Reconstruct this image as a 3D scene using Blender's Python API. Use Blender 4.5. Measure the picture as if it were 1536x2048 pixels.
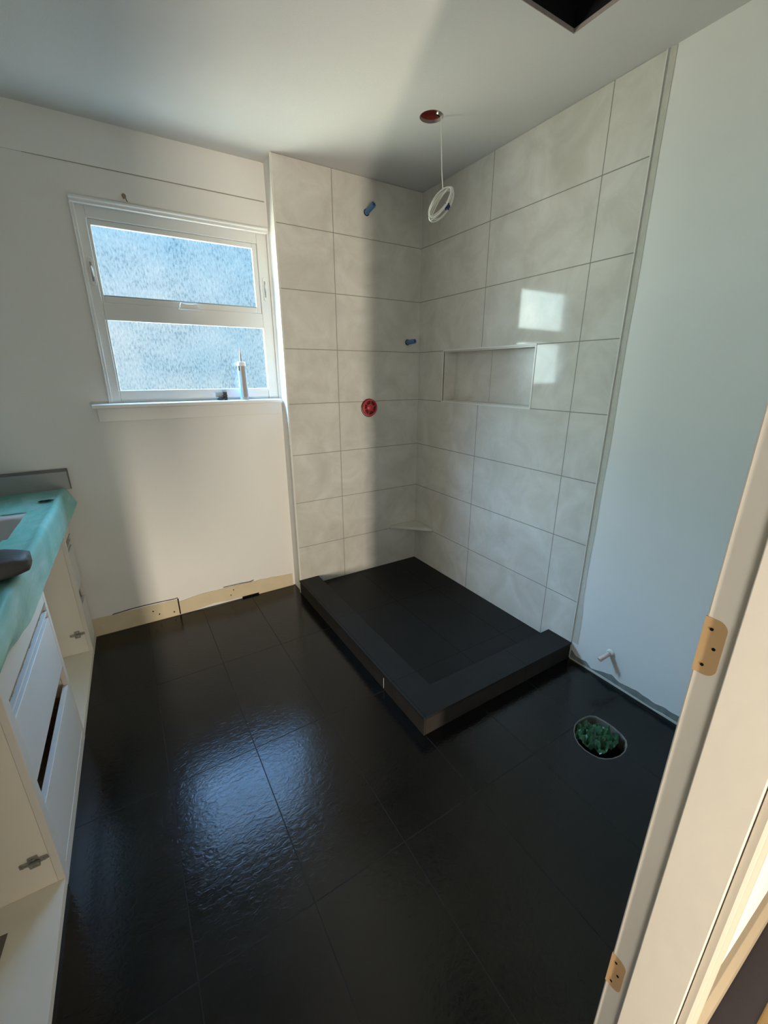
import bpy, bmesh, math, random
from mathutils import Vector, Matrix, noise
C = bpy.context.scene.collection
S = bpy.context.scene
for o in list(bpy.data.objects): bpy.data.objects.remove(o)
R = math.radians
PI = math.pi

# ------------------------------------------------------------------ camera
def setup_camera():
    yaw, pitch, roll = 0.55306, 0.31996, -0.0012
    cy, sy, cp, sp = math.cos(yaw), math.sin(yaw), math.cos(pitch), math.sin(pitch)
    F = Vector((sy*cp, cy*cp, -sp)); Rt = Vector((cy, -sy, 0)); U = Rt.cross(F)
    c, s = math.cos(roll), math.sin(roll)
    r2 = c*Rt + s*U; u2 = -s*Rt + c*U
    cam = bpy.data.cameras.new('camera'); o = bpy.data.objects.new('camera', cam); C.objects.link(o)
    m = Matrix.Identity(4)
    for i in range(3):
        m[i][0] = r2[i]; m[i][1] = u2[i]; m[i][2] = -F[i]
    m[0][3], m[1][3], m[2][3] = -1.7978, -2.4556, 1.4222
    o.matrix_world = m
    cam.sensor_fit = 'HORIZONTAL'; cam.sensor_width = 36.0
    cam.lens = 36.0*832.48/1536.0
    cam.clip_start = 0.01
    S.camera = o
setup_camera()

# ------------------------------------------------------------------ light
EXPOSURE = 0.0
KEY_W = 130.0            # low warm daylight coming down the hallway through the doorway
KEY_COL = (1.0, 0.86, 0.68)
SIDE_FILL_W = 34.0
LOW_FILL_W = 21.0
WEST = 40.0
EAST = 6.0
SKY = 1.0                # overall sky strength
S.view_settings.view_transform = 'Standard'
S.view_settings.look = 'None'
S.view_settings.gamma = 1.0
S.view_settings.use_curve_mapping = False
S.view_settings.exposure = EXPOSURE
S.cycles.max_bounces = 10
S.cycles.diffuse_bounces = 6
S.cycles.transparent_max_bounces = 16
S.cycles.use_denoising = True
S.cycles.sample_clamp_indirect = 6.0

def setup_world():
    w = bpy.data.worlds.new('sky'); S.world = w; w.use_nodes = True
    nt = w.node_tree; nt.nodes.clear()
    N = nt.nodes.new; L = nt.links.new
    tc = N('ShaderNodeTexCoord'); sep = N('ShaderNodeSeparateXYZ'); L(tc.outputs['Generated'], sep.inputs[0])
    ramp = N('ShaderNodeValToRGB')
    el = N('ShaderNodeMath'); el.operation = 'MULTIPLY_ADD'; L(sep.outputs['Z'], el.inputs[0]); el.inputs[1].default_value = .5; el.inputs[2].default_value = .5
    L(el.outputs[0], ramp.inputs[0])
    cr = ramp.color_ramp
    cr.elements[0].position = 0.0; cr.elements[0].color = (1.1, 1.05, .95, 1)
    cr.elements[1].position = 1.0; cr.elements[1].color = (6.0, 10.0, 16.0, 1)
    # elevation: sunlit ground below, a calm horizon band, a bright blue upper sky
    for p, c in ((0.36, (1.1, 1.05, .98, 1)), (0.46, (.84, .97, 1.04, 1)), (0.56, (0.80, 0.98, 1.10, 1)), (0.62, (0.66, 0.96, 1.18, 1)), (0.68, (1.5, 2.2, 3.0, 1)), (0.79, (5.8, 9.8, 17.0, 1))):
        e = cr.elements.new(p); e.color = c
    nz = N('ShaderNodeTexNoise'); nz.inputs['Scale'].default_value = 5.0; nz.inputs['Detail'].default_value = 3
    L(tc.outputs['Generated'], nz.inputs['Vector'])
    r2 = N('ShaderNodeValToRGB'); L(nz.outputs['Fac'], r2.inputs[0])
    r2.color_ramp.elements[0].position = .38; r2.color_ramp.elements[0].color = (.78, .93, .98, 1)
    r2.color_ramp.elements[1].position = .62; r2.color_ramp.elements[1].color = (1.08, 1.04, 1.0, 1)
    mx = N('ShaderNodeMix'); mx.data_type = 'RGBA'; mx.blend_type = 'MULTIPLY'; mx.inputs['Factor'].default_value = 1
    L(ramp.outputs[0], mx.inputs[6]); L(r2.outputs[0], mx.inputs[7])
    # added sky boost on both sides out of view, strongest west, brightens the room
    mr = N('ShaderNodeMapRange'); mr.interpolation_type = 'SMOOTHSTEP'; L(sep.outputs['X'], mr.inputs[0])
    mr.inputs[1].default_value = -.10; mr.inputs[2].default_value = -.55; mr.inputs[3].default_value = 0.0; mr.inputs[4].default_value = WEST - 1.0
    fo = N('ShaderNodeMapRange'); L(sep.outputs['X'], fo.inputs[0]); fo.inputs[1].default_value = -.72; fo.inputs[2].default_value = -.90; fo.inputs[3].default_value = 1.0; fo.inputs[4].default_value = .12
    ez = N('ShaderNodeMapRange'); L(sep.outputs['Z'], ez.inputs[0]); ez.inputs[1].default_value = .10; ez.inputs[2].default_value = .50; ez.inputs[3].default_value = 1.0; ez.inputs[4].default_value = .22
    m1 = N('ShaderNodeMath'); m1.operation = 'MULTIPLY'; L(mr.outputs[0], m1.inputs[0]); L(fo.outputs[0], m1.inputs[1])
    m2 = N('ShaderNodeMath'); m2.operation = 'MULTIPLY_ADD'; L(m1.outputs[0], m2.inputs[0]); L(ez.outputs[0], m2.inputs[1]); m2.inputs[2].default_value = 1.0
    st = N('ShaderNodeMath'); st.operation = 'MULTIPLY'; me_ = N('ShaderNodeMapRange'); me_.interpolation_type = 'SMOOTHSTEP'; L(sep.outputs['X'], me_.inputs[0])
    me_.inputs[1].default_value = .33; me_.inputs[2].default_value = .60; me_.inputs[3].default_value = 0.0; me_.inputs[4].default_value = EAST - 1.0
    ad = N('ShaderNodeMath'); ad.operation = 'ADD'; L(m2.outputs[0], ad.inputs[0]); L(me_.outputs[0], ad.inputs[1])
    L(ad.outputs[0], st.inputs[0]); st.inputs[1].default_value = SKY
    bg = N('ShaderNodeBackground'); L(st.outputs[0], bg.inputs['Strength'])
    tint = N('ShaderNodeMix'); tint.data_type = 'RGBA'; tint.blend_type = 'MULTIPLY'; L(mx.outputs[2], tint.inputs[6]); tint.inputs[7].default_value = (1.0, .88, .69, 1)
    tf = N('ShaderNodeMapRange'); L(sep.outputs['X'], tf.inputs[0]); tf.inputs[1].default_value = -.02; tf.inputs[2].default_value = -.4; te = N('ShaderNodeMapRange'); L(sep.outputs['X'], te.inputs[0]); te.inputs[1].default_value = .33; te.inputs[2].default_value = .55
    tm = N('ShaderNodeMath'); tm.operation = 'MAXIMUM'; tg = N('ShaderNodeMath'); tg.operation = 'MULTIPLY'; L(tf.outputs[0], tg.inputs[0]); L(fo.outputs[0], tg.inputs[1]); L(tg.outputs[0], tm.inputs[0]); L(te.outputs[0], tm.inputs[1]); L(tm.outputs[0], tint.inputs['Factor'])
    L(tint.outputs[2], bg.inputs[0])
    out = N('ShaderNodeOutputWorld'); L(bg.outputs[0], out.inputs[0])
setup_world()

def area_light(name, loc, target, sx, sy, power, col):
    l = bpy.data.lights.new(name, 'AREA'); l.shape = 'RECTANGLE'; l.size = sx; l.size_y = sy
    l.energy = power; l.color = col
    o = bpy.data.objects.new(name, l); C.objects.link(o); o.location = loc
    d = Vector(target) - Vector(loc)
    o.rotation_euler = d.to_track_quat('-Z', 'Y').to_euler()
    return o
# daylight of the room at the far end of the hallway, low and narrow
area_light('hallway_daylight', (-2.058, -5.0, 0.26), (-1.3, -1.0, .9), 0.13, 0.36, KEY_W, KEY_COL)
area_light('hallway_low_fill', (-1.25, -4.1, 0.12), (-1.7, -1.5, 0.7), 0.9, 0.5, LOW_FILL_W, KEY_COL)  # added low fill, brightens the vanity bay and lower window wall
area_light('hallway_side_fill', (-2.60, -3.66, 1.40), (-.6, -.8, 1.2), 1.0, 1.6, SIDE_FILL_W, (1.0, .95, .87))  # added broad fill, brightens the right wall, back tile and jamb
portal = area_light('window_portal', (-1.395, 0.40, 1.71), (-1.395, -2.0, 1.71), 0.95, 0.95, 1.0, (1, 1, 1))
portal.data.cycles.is_portal = True

# ------------------------------------------------------------------ materials
def newmat(name):
    m = bpy.data.materials.new(name); m.use_nodes = True
    nt = m.node_tree; b = nt.nodes['Principled BSDF']
    return m, nt, b
def setin(b, **k):
    for n, v in k.items():
        b.inputs[n.replace('_', ' ')].default_value = v
def plain(name, col, rough=.5, spec=.5, metal=0.0, bump=0.0, bscale=60.0, var=0.0, vscale=6.0, coat=0.0):
    m, nt, b = newmat(name)
    c4 = (*col, 1)
    b.inputs['Base Color'].default_value = c4
    b.inputs['Roughness'].default_value = rough
    b.inputs['Specular IOR Level'].default_value = spec
    b.inputs['Metallic'].default_value = metal
    b.inputs['Coat Weight'].default_value = coat
    tc = nt.nodes.new('ShaderNodeTexCoord')
    nz = nt.nodes.new('ShaderNodeTexNoise'); nz.inputs['Scale'].default_value = vscale; nz.inputs['Detail'].default_value = 4
    nt.links.new(tc.outputs['Object'], nz.inputs['Vector'])
    mx = nt.nodes.new('ShaderNodeMix'); mx.data_type = 'RGBA'
    nt.links.new(nz.outputs['Fac'], mx.inputs['Factor'])
    mx.inputs[6].default_value = (*[max(0, x*(1-var)) for x in col], 1)
    mx.inputs[7].default_value = (*[x*(1+var) for x in col], 1)
    nt.links.new(mx.outputs[2], b.inputs['Base Color'])
    if bump:
        n2 = nt.nodes.new('ShaderNodeTexNoise'); n2.inputs['Scale'].default_value = bscale; n2.inputs['Detail'].default_value = 3
        nt.links.new(tc.outputs['Object'], n2.inputs['Vector'])
        bp = nt.nodes.new('ShaderNodeBump'); bp.inputs['Strength'].default_value = bump; bp.inputs['Distance'].default_value = .002
        nt.links.new(n2.outputs['Fac'], bp.inputs['Height']); nt.links.new(bp.outputs[0], b.inputs['Normal'])
    return m
def mth(nt, op, a, b=None, c=None):
    n = nt.nodes.new('ShaderNodeMath'); n.operation = op
    for i, v in enumerate((a, b, c)):
        if v is None: continue
        if isinstance(v, (int, float)): n.inputs[i].default_value = v
        else: nt.links.new(v, n.inputs[i])
    return n.outputs[0]
def line_mask(nt, sock, off, period, width):
    """1 on a joint line (periodic in sock, centred on off), else 0"""
    t = mth(nt, 'SUBTRACT', sock, off - period/2)
    t = mth(nt, 'MODULO', mth(nt, 'ADD', t, 100*period), period)
    t = mth(nt, 'ABSOLUTE', mth(nt, 'SUBTRACT', t, period/2))
    return mth(nt, 'LESS_THAN', t, width/2)
def tile_mat(name, axes, base_a, base_b, grout, rough, spec, ior, bump, nscale, stretch=(1, 1, 1), rvar=0.0, bdist=.002, contrast=(.35, .65)):
    """axes: list of (axis letter, offset, period, width)"""
    m, nt, b = newmat(name); N = nt.nodes.new; L = nt.links.new
    g = N('ShaderNodeNewGeometry'); sep = N('ShaderNodeSeparateXYZ'); L(g.outputs['Position'], sep.inputs[0])
    mask = None
    for a, off, per, wd in axes:
        k = line_mask(nt, sep.outputs[a], off, per, wd)
        mask = k if mask is None else mth(nt, 'MAXIMUM', mask, k)
    mp = N('ShaderNodeMapping'); mp.inputs['Scale'].default_value = stretch; L(g.outputs['Position'], mp.inputs[0])
    n1 = N('ShaderNodeTexNoise'); n1.inputs['Scale'].default_value = nscale; n1.inputs['Detail'].default_value = 8; n1.inputs['Roughness'].default_value = .62
    n1.inputs['Distortion'].default_value = .6
    L(mp.outputs[0], n1.inputs['Vector'])
    r = N('ShaderNodeValToRGB'); L(n1.outputs['Fac'], r.inputs[0])
    r.color_ramp.elements[0].position = contrast[0]; r.color_ramp.elements[0].color = (*base_a, 1)
    r.color_ramp.elements[1].position = contrast[1]; r.color_ramp.elements[1].color = (*base_b, 1)
    mx = N('ShaderNodeMix'); mx.data_type = 'RGBA'; L(r.outputs[0], mx.inputs[6]); mx.inputs[7].default_value = (*grout, 1)
    L(mask, mx.inputs['Factor']); L(mx.outputs[2], b.inputs['Base Color'])
    n2 = N('ShaderNodeTexNoise'); n2.inputs['Scale'].default_value = nscale*4.5; n2.inputs['Detail'].default_value = 5; n2.inputs['Distortion'].default_value = 1.2
    L(mp.outputs[0], n2.inputs['Vector'])
    rr = mth(nt, 'MULTIPLY_ADD', n1.outputs['Fac'], rvar, rough - rvar/2)
    rr = mth(nt, 'MULTIPLY_ADD', mask, .5, rr)
    L(rr, b.inputs['Roughness'])
    b.inputs['IOR'].default_value = ior; b.inputs['Specular IOR Level'].default_value = spec
    h = mth(nt, 'SUBTRACT', mth(nt, 'MULTIPLY', n2.outputs['Fac'], .8), mth(nt, 'MULTIPLY', mask, 1.0))
    bp = N('ShaderNodeBump'); bp.inputs['Strength'].default_value = bump; bp.inputs['Distance'].default_value = bdist
    L(h, bp.inputs['Height']); L(bp.outputs[0], b.inputs['Normal'])
    return m
ROW = .3078; COL = .6126
WA, WB, WG = (.53, .51, .455), (.645, .63, .58), (.22, .21, .185)
M = {}
M['tile_back'] = tile_mat('cream tile back', [('Z', 2.176, ROW, .0040), ('X', -.6144, 5.0, .0040)], WA, WB, WG, .20, .5, 1.75, .10, 5.0)
M['tile_right'] = tile_mat('cream tile right', [('Z', 2.176, ROW, .0040), ('Y', -.5966, COL, .0040)], WA, WB, WG, .06, .5, 1.34, .02, 5.0)
M['tile_niche'] = tile_mat('cream tile niche', [('Y', -.59, 5.0, .003)], WA, WB, WG, .25, .5, 1.6, .08, 5.0)
M['tile_plain'] = tile_mat('cream tile slab', [('Y', 50, 500.0, .001)], WA, WB, WG, .3, .5, 1.6, .08, 6.0)
BA, BB, BG = (.0035, .0035, .0036), (.0062, .006, .0058), (.003, .003, .003)
M['floor'] = tile_mat('black slate floor', [('X', -1.56, .3078, .003), ('Y', -1.09, .605, .003)], BA, BB, BG, .16, .5, 1.46, .26, 9.0, (1, 1.6, 1), .10, .003)
M['curb'] = tile_mat('black slate curb', [('Y', -.55, .605, .0025), ('X', -.34, .605, .0025)], (.0085, .0083, .0080), (.0125, .012, .0112), BG, .58, .5, 1.36, .3, 9.0)
M['curb_side'] = tile_mat('dark raw tile edge', [('Y', -.55, .605, .0025), ('X', -.34, .605, .0025)], (.018, .0155, .013), (.026, .022, .0185), BG, .7, .3, 1.4, .3, 9.0)
M['pan'] = tile_mat('black slate pan', [('X', -.495, .3078, .0025), ('Y', -.50, .605, .0025)], BA, BB, BG, .50, .5, 1.36, .3, 9.0)
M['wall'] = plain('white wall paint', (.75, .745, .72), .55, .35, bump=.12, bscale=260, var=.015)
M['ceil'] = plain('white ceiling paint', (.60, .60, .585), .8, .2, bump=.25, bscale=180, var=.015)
M['trimw'] = plain('white trim paint', (.72, .72, .70), .35, .5, bump=.05, bscale=80, var=.02)
M['jamb'] = plain('cream door paint', (.66, .625, .55), .38, .5, bump=.22, bscale=45, var=.03, vscale=9)
M['cab'] = plain('off white cabinet paint', (.78, .75, .68), .42, .45, bump=.05, bscale=60, var=.03)
M['cab_in'] = plain('cabinet inside panel', (.86, .81, .70), .55, .35, var=.03)
M['drawer'] = plain('white drawer paint', (.78, .775, .75), .42, .45, bump=.05, bscale=60, var=.03)
M['worn'] = plain('worn brown edge', (.30, .21, .13), .7, .2, var=.5, vscale=60)
M['dark'] = plain('dark void', (.006, .006, .006), .9, .1)
M['vent'] = plain('black fan housing', (.008, .008, .009), .7, .2)
M['raw'] = plain('raw drywall paper', (.62, .53, .37), .85, .15, bump=.2, bscale=90, var=.10, vscale=14)
M['gyp'] = plain('torn grey drywall', (.20, .22, .21), .95, .1, bump=.6, bscale=120, var=.45, vscale=30)
M['gypw'] = plain('skim plaster', (.52, .51, .45), .9, .1, bump=.4, bscale=120, var=.12, vscale=30)
M['wood'] = plain('bare pine', (.44, .29, .145), .6, .3, bump=.15, bscale=70, var=.12, vscale=18)
M['metal'] = plain('dull steel', (.42, .41, .38), .35, .5, metal=.9, var=.15, vscale=80)
M['steel_white'] = plain('white aluminium edge', (.66, .65, .60), .3, .5, var=.02)
M['blue'] = plain('blue plastic pipe', (.075, .17, .34), .35, .5, var=.1)
M['blue_dark'] = plain('blue plastic core', (.008, .015, .045), .6, .3)
M['navy'] = plain('navy plastic clip', (.01, .018, .11), .4, .5)
M['red'] = plain('red plastic valve guard', (.42, .035, .045), .35, .5, var=.15, vscale=40)
M['red_dark'] = plain('dark red plastic', (.10, .012, .014), .5, .4)
M['can_red'] = plain('red brown housing', (.36, .07, .055), .6, .3, var=.2, vscale=30)
M['can_edge'] = plain('cut plaster edge', (.36, .31, .29), .9, .1, var=.2, vscale=60)
M['cable'] = plain('white cable', (.74, .73, .68), .4, .5)
M['copper'] = plain('white pink supply pipe', (.62, .50, .47), .5, .4, var=.2, vscale=120)
M['black_pl'] = plain('black plastic', (.010, .010, .012), .4, .5)
M['grey_pl'] = plain('grey plastic', (.33, .40, .46), .35, .5)
M['pouch'] = plain('dark grey leather', (.050, .048, .047), .55, .4, bump=1.0, bscale=50, var=.35, vscale=16)
M['nail'] = plain('rusty nail', (.24, .19, .15), .6, .4)
M['ctop'] = plain('grey laminate', (.38, .37, .37), .35, .5, var=.06, vscale=40)
M['splash_edge'] = plain('dark grey edge', (.17, .16, .175), .6, .3, var=.1)
M['splash'] = plain('grey side splash', (.37, .37, .37), .45, .4, var=.05, vscale=30)
M['sink'] = plain('grey white basin', (.50, .49, .49), .25, .5)
M['flange'] = plain('dirty white flange', (.15, .14, .12), .7, .3, bump=.4, bscale=90, var=.55, vscale=35)
M['bag'] = plain('green plastic bag', (.024, .085, .034), .33, .5, bump=.25, bscale=40, var=.35, vscale=22)
M['hall_floor'] = plain('dark hall floor', (.060, .055, .068), .6, .3, bump=.3, bscale=40, var=.15, vscale=30)
M['tan'] = plain('tan mat', (.36, .25, .11), .8, .2, bump=.4, bscale=120, var=.2, vscale=50)
M['hall_wall'] = plain('hall wall paint', (.60, .56, .50), .6, .3)
M['tube_label'] = plain('grey brown label', (.30, .27, .24), .45, .4, var=.08, vscale=60)
M['tube_blue'] = plain('blue label', (.16, .38, .78), .4, .5)
M['tube_white'] = plain('white plastic tube', (.68, .69, .70), .35, .5)
M['tube_nozzle'] = plain('grey nozzle', (.27, .28, .31), .4, .5)
M['brown_patch'] = plain('brown grey patch', (.17, .145, .12), .8, .2, var=.08)
M['joint'] = plain('grey open joint', (.33, .32, .295), .9, .1)
M['casing'] = plain('shaded cream casing paint', (.50, .46, .39), .38, .5, bump=.2, bscale=45, var=.03)  # jamb cream darkened, shade on the hall side put into the colour
M['base'] = plain('shaded tan hall baseboard', (.34, .29, .215), .45, .4, bump=.2, bscale=45, var=.06)  # tan darkened further, shade near the floor put into the colour
M['chip'] = plain('pale chipped edge', (.45, .44, .42), .7, .3)
def film_mat():
    m, nt, b = newmat('teal plastic film'); N = nt.nodes.new; L = nt.links.new
    tc = N('ShaderNodeTexCoord')
    mp = N('ShaderNodeMapping'); mp.inputs['Scale'].default_value = (1, .45, 1); L(tc.outputs['Object'], mp.inputs[0])
    nz = N('ShaderNodeTexNoise'); nz.inputs['Scale'].default_value = 9; nz.inputs['Detail'].default_value = 7; nz.inputs['Distortion'].default_value = .8
    L(mp.outputs[0], nz.inputs['Vector'])
    r = N('ShaderNodeValToRGB'); L(nz.outputs['Fac'], r.inputs[0])
    r.color_ramp.elements[0].position = .32; r.color_ramp.elements[0].color = (.20, .62, .55, 1)
    r.color_ramp.elements[1].position = .68; r.color_ramp.elements[1].color = (.45, .82, .82, 1)
    L(r.outputs[0], b.inputs['Base Color'])
    b.inputs['Roughness'].default_value = .22
    b.inputs['Subsurface Weight'].default_value = 0
    n2 = N('ShaderNodeTexNoise'); n2.inputs['Scale'].default_value = 26; n2.inputs['Detail'].default_value = 5; n2.inputs['Distortion'].default_value = 1.5
    L(mp.outputs[0], n2.inputs['Vector'])
    bp = N('ShaderNodeBump'); bp.inputs['Strength'].default_value = .5; bp.inputs['Distance'].default_value = .004
    L(n2.outputs['Fac'], bp.inputs['Height']); L(bp.outputs[0], b.inputs['Normal'])
    tl = N('ShaderNodeBsdfTranslucent'); tl.inputs[0].default_value = (.35, .60, .50, 1)
    tr = N('ShaderNodeBsdfTransparent'); tr.inputs[0].default_value = (.62, .90, .80, 1)
    a = N('ShaderNodeMixShader'); a.inputs[0].default_value = .22; L(b.outputs[0], a.inputs[1]); L(tl.outputs[0], a.inputs[2])
    a2 = N('ShaderNodeMixShader'); a2.inputs[0].default_value = .20; L(a.outputs[0], a2.inputs[1]); L(tr.outputs[0], a2.inputs[2])
    L(a2.outputs[0], nt.nodes['Material Output'].inputs[0])
    return m
M['film'] = film_mat()
def glass_mat():
    """obscured rain glass: lets daylight through, broken up by a streaky droplet texture"""
    m, nt, b = newmat('obscured rain glass'); N = nt.nodes.new; L = nt.links.new
    g = N('ShaderNodeNewGeometry')
    mp = N('ShaderNodeMapping'); mp.inputs['Scale'].default_value = (1, 1, .42); L(g.outputs['Position'], mp.inputs[0])
    nz = N('ShaderNodeTexNoise'); nz.inputs['Scale'].default_value = 125; nz.inputs['Detail'].default_value = 3; nz.inputs['Roughness'].default_value = .6
    L(mp.outputs[0], nz.inputs['Vector'])
    big = N('ShaderNodeTexNoise'); big.inputs['Scale'].default_value = 6; big.inputs['Detail'].default_value = 3; L(g.outputs['Position'], big.inputs['Vector'])
    d = mth(nt, 'MULTIPLY_ADD', mth(nt, 'SUBTRACT', big.outputs['Fac'], .5), .45, nz.outputs['Fac'])
    r = N('ShaderNodeValToRGB'); L(d, r.inputs[0])
    cr = r.color_ramp
    cr.elements[0].position = .30; cr.elements[0].color = (.56, .66, .72, 1)
    cr.elements[1].position = .72; cr.elements[1].color = (.97, .98, .98, 1)
    e = cr.elements.new(.44); e.color = (.80, .87, .91, 1)
    e = cr.elements.new(.58); e.color = (.86, .91, .94, 1)
    tr = N('ShaderNodeBsdfTransparent'); L(r.outputs[0], tr.inputs[0])
    gl = N('ShaderNodeBsdfGlossy'); gl.inputs['Roughness'].default_value = .12
    bp = N('ShaderNodeBump'); bp.inputs['Strength'].default_value = .6; bp.inputs['Distance'].default_value = .003
    L(nz.outputs['Fac'], bp.inputs['Height']); L(bp.outputs[0], gl.inputs['Normal'])
    ms = N('ShaderNodeMixShader'); ms.inputs[0].default_value = .05; L(tr.outputs[0], ms.inputs[1]); L(gl.outputs[0], ms.inputs[2])
    L(ms.outputs[0], nt.nodes['Material Output'].inputs[0])
    nt.nodes.remove(b)
    return m
M['glass'] = glass_mat()

# ------------------------------------------------------------------ mesh helpers
def BM(): return bmesh.new()
def box(bm, x0, x1, y0, y1, z0, z1):
    vs = [bm.verts.new((x, y, z)) for z in (z0, z1) for y in (y0, y1) for x in (x0, x1)]
    for f in ((0, 2, 3, 1), (4, 5, 7, 6), (0, 1, 5, 4), (2, 6, 7, 3), (0, 4, 6, 2), (1, 3, 7, 5)):
        bm.faces.new([vs[i] for i in f])
    return vs
def prism(bm, poly, axis, a, b):
    """extrude a 2-D polygon along an axis between a and b"""
    def P(q, t):
        return {'x': (t, q[0], q[1]), 'y': (q[0], t, q[1]), 'z': (q[0], q[1], t)}[axis]
    v0 = [bm.verts.new(P(q, a)) for q in poly]; v1 = [bm.verts.new(P(q, b)) for q in poly]
    n = len(poly)
    bm.faces.new(v0); bm.faces.new(v1[::-1])
    for i in range(n):
        j = (i+1) % n
        bm.faces.new((v0[i], v1[i], v1[j], v0[j]))
def tube(bm, pts, r, seg=12, caps=True, closed=False):
    pts = [Vector(p) for p in pts]; rings = []
    n = len(pts); prev = None
    rr = r if isinstance(r, (list, tuple)) else [r]*n
    for i, p in enumerate(pts):
        if closed: t = pts[(i+1) % n] - pts[i-1]
        else: t = pts[min(i+1, n-1)] - pts[max(i-1, 0)]
        t.normalize()
        if prev is None:
            a = t.orthogonal().normalized()
        else:
            a = (prev - t*prev.dot(t)).normalized()
        prev = a; b = t.cross(a)
        rings.append([bm.verts.new(p + rr[i]*(math.cos(2*PI*k/seg)*a + math.sin(2*PI*k/seg)*b)) for k in range(seg)])
    m = n if closed else n-1
    for i in range(m):
        A, B = rings[i], rings[(i+1) % n]
        for k in range(seg):
            bm.faces.new((A[k], A[(k+1) % seg], B[(k+1) % seg], B[k]))
    if caps and not closed:
        bm.faces.new(rings[0][::-1]); bm.faces.new(rings[-1])
def lathe(bm, prof, origin, axis=(0, 0, 1), seg=32):
    """prof: list of (radius, height along the axis)"""
    ax = Vector(axis).normalized(); a = ax.orthogonal().normalized(); b = ax.cross(a); o = Vector(origin)
    rings = []
    for r, h in prof:
        if r < 1e-6: rings.append([bm.verts.new(o + ax*h)])
        else: rings.append([bm.verts.new(o + ax*h + r*(math.cos(2*PI*k/seg)*a + math.sin(2*PI*k/seg)*b)) for k in range(seg)])
    for A, B in zip(rings, rings[1:]):
        for k in range(seg):
            q = [A[k % len(A)], A[(k+1) % len(A)], B[(k+1) % len(B)], B[k % len(B)]]
            u = []
            for v in q:
                if v not in u: u.append(v)
            if len(u) > 2: bm.faces.new(u)
def obj(name, bm, mat, parent=None, smooth=False, bevel=0.0, seg=2):
    bmesh.ops.recalc_face_normals(bm, faces=bm.faces)
    me = bpy.data.meshes.new(name); bm.to_mesh(me); bm.free()
    o = bpy.data.objects.new(name, me); C.objects.link(o)
    if mat is not None: me.materials.append(M[mat] if isinstance(mat, str) else mat)
    if smooth:
        for p in me.polygons: p.use_smooth = True
    if bevel:
        md = o.modifiers.new('bevel', 'BEVEL'); md.width = bevel; md.segments = seg; md.limit_method = 'ANGLE'; md.angle_limit = R(40)
    if parent is not None: o.parent = parent
    return o
def tag(o, label, cat, group=None):
    o['label'] = label; o['category'] = cat
    if group: o['group'] = group
    return o
def thing(name, label, cat, loc=(0, 0, 0), rz=0.0, group=None):
    o = bpy.data.objects.new(name, None); C.objects.link(o); o.empty_display_size = .05
    o.location = loc; o.rotation_euler = (0, 0, rz)
    return tag(o, label, cat, group)
def struct(name, bm, mat, label=None, **k):
    o = obj(name, bm, mat, **k); o['kind'] = 'structure'
    if label: o['label'] = label
    return o
def cut(o, bms):
    """boolean-subtract bmesh solids from an object, baked into its mesh"""
    cs = []
    for bm in bms:
        c = obj('cutter', bm, None); cs.append(c)
        md = o.modifiers.new('cut', 'BOOLEAN'); md.operation = 'DIFFERENCE'; md.object = c; md.solver = 'EXACT'
    bpy.context.view_layer.update()
    dg = bpy.context.evaluated_depsgraph_get()
    me = bpy.data.meshes.new_from_object(o.evaluated_get(dg))
    o.modifiers.clear(); o.data = me
    for c in cs: bpy.data.objects.remove(c)
    return o
def setmat(o, k):
    o.data.materials.clear(); o.data.materials.append(M[k])

H = 2.477                     # ceiling height
YW = 0.14                     # window wall plane
XB = -0.953                   # outer corner of the tiled bump-out
# ------------------------------------------------------------------ setting
bm = BM(); box(bm, -2.72, .15, -2.376, .30, -.12, 0)
floor = struct('floor', bm, 'floor')
fl_pts = [(-.25, -1.709), (-.241, -1.745), (-.240, -1.785), (-.247, -1.825), (-.262, -1.853), (-.286, -1.870), (-.318, -1.880), (-.357, -1.881), (-.393, -1.873), (-.419, -1.860), (-.438, -1.842), (-.447, -1.818), (-.451, -1.790), (-.446, -1.760), (-.430, -1.733), (-.403, -1.708), (-.372, -1.691), (-.339, -1.684), (-.300, -1.686), (-.270, -1.693)]
bm = BM(); prism(bm, fl_pts, 'z', -.085, .05)
cut(floor, [bm])

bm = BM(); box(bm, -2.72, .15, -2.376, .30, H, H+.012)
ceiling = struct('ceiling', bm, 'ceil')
CAN = (-.4425, -.655); CANR = .052
bm1 = BM(); lathe(bm1, [(0, -.1), (CANR, -.1), (CANR, .1), (0, .1)], (CAN[0], CAN[1], H), seg=48)
bm2 = BM(); box(bm2, -.615, -.332, -1.545, -1.265, H-.1, H+.1)
cut(ceiling, [bm1, bm2])
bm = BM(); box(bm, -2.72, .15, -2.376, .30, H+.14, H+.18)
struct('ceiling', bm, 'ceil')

# window wall, with the opening
WX0, WX1, WZ0, WZ1 = -1.832, -.953, 1.27, 2.160
bm = BM()
box(bm, -2.72, WX0, YW, YW+.14, 0, H+.14); box(bm, WX1, .15, YW, YW+.14, 0, H+.14)
box(bm, WX0, WX1, YW, YW+.14, 0, WZ0); box(bm, WX0, WX1, YW, YW+.14, WZ1, H+.14)
struct('wall_back', bm, 'wall')
# tiled bump-out at the back of the shower
bm = BM(); box(bm, XB+.012, 0, .010, YW, 0, H)
struct('wall_back', bm, 'wall')
bm = BM(); box(bm, XB+.010, 0, 0, .0098, .03, H-.002)
struct('wall_shower', bm, 'tile_back')
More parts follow.
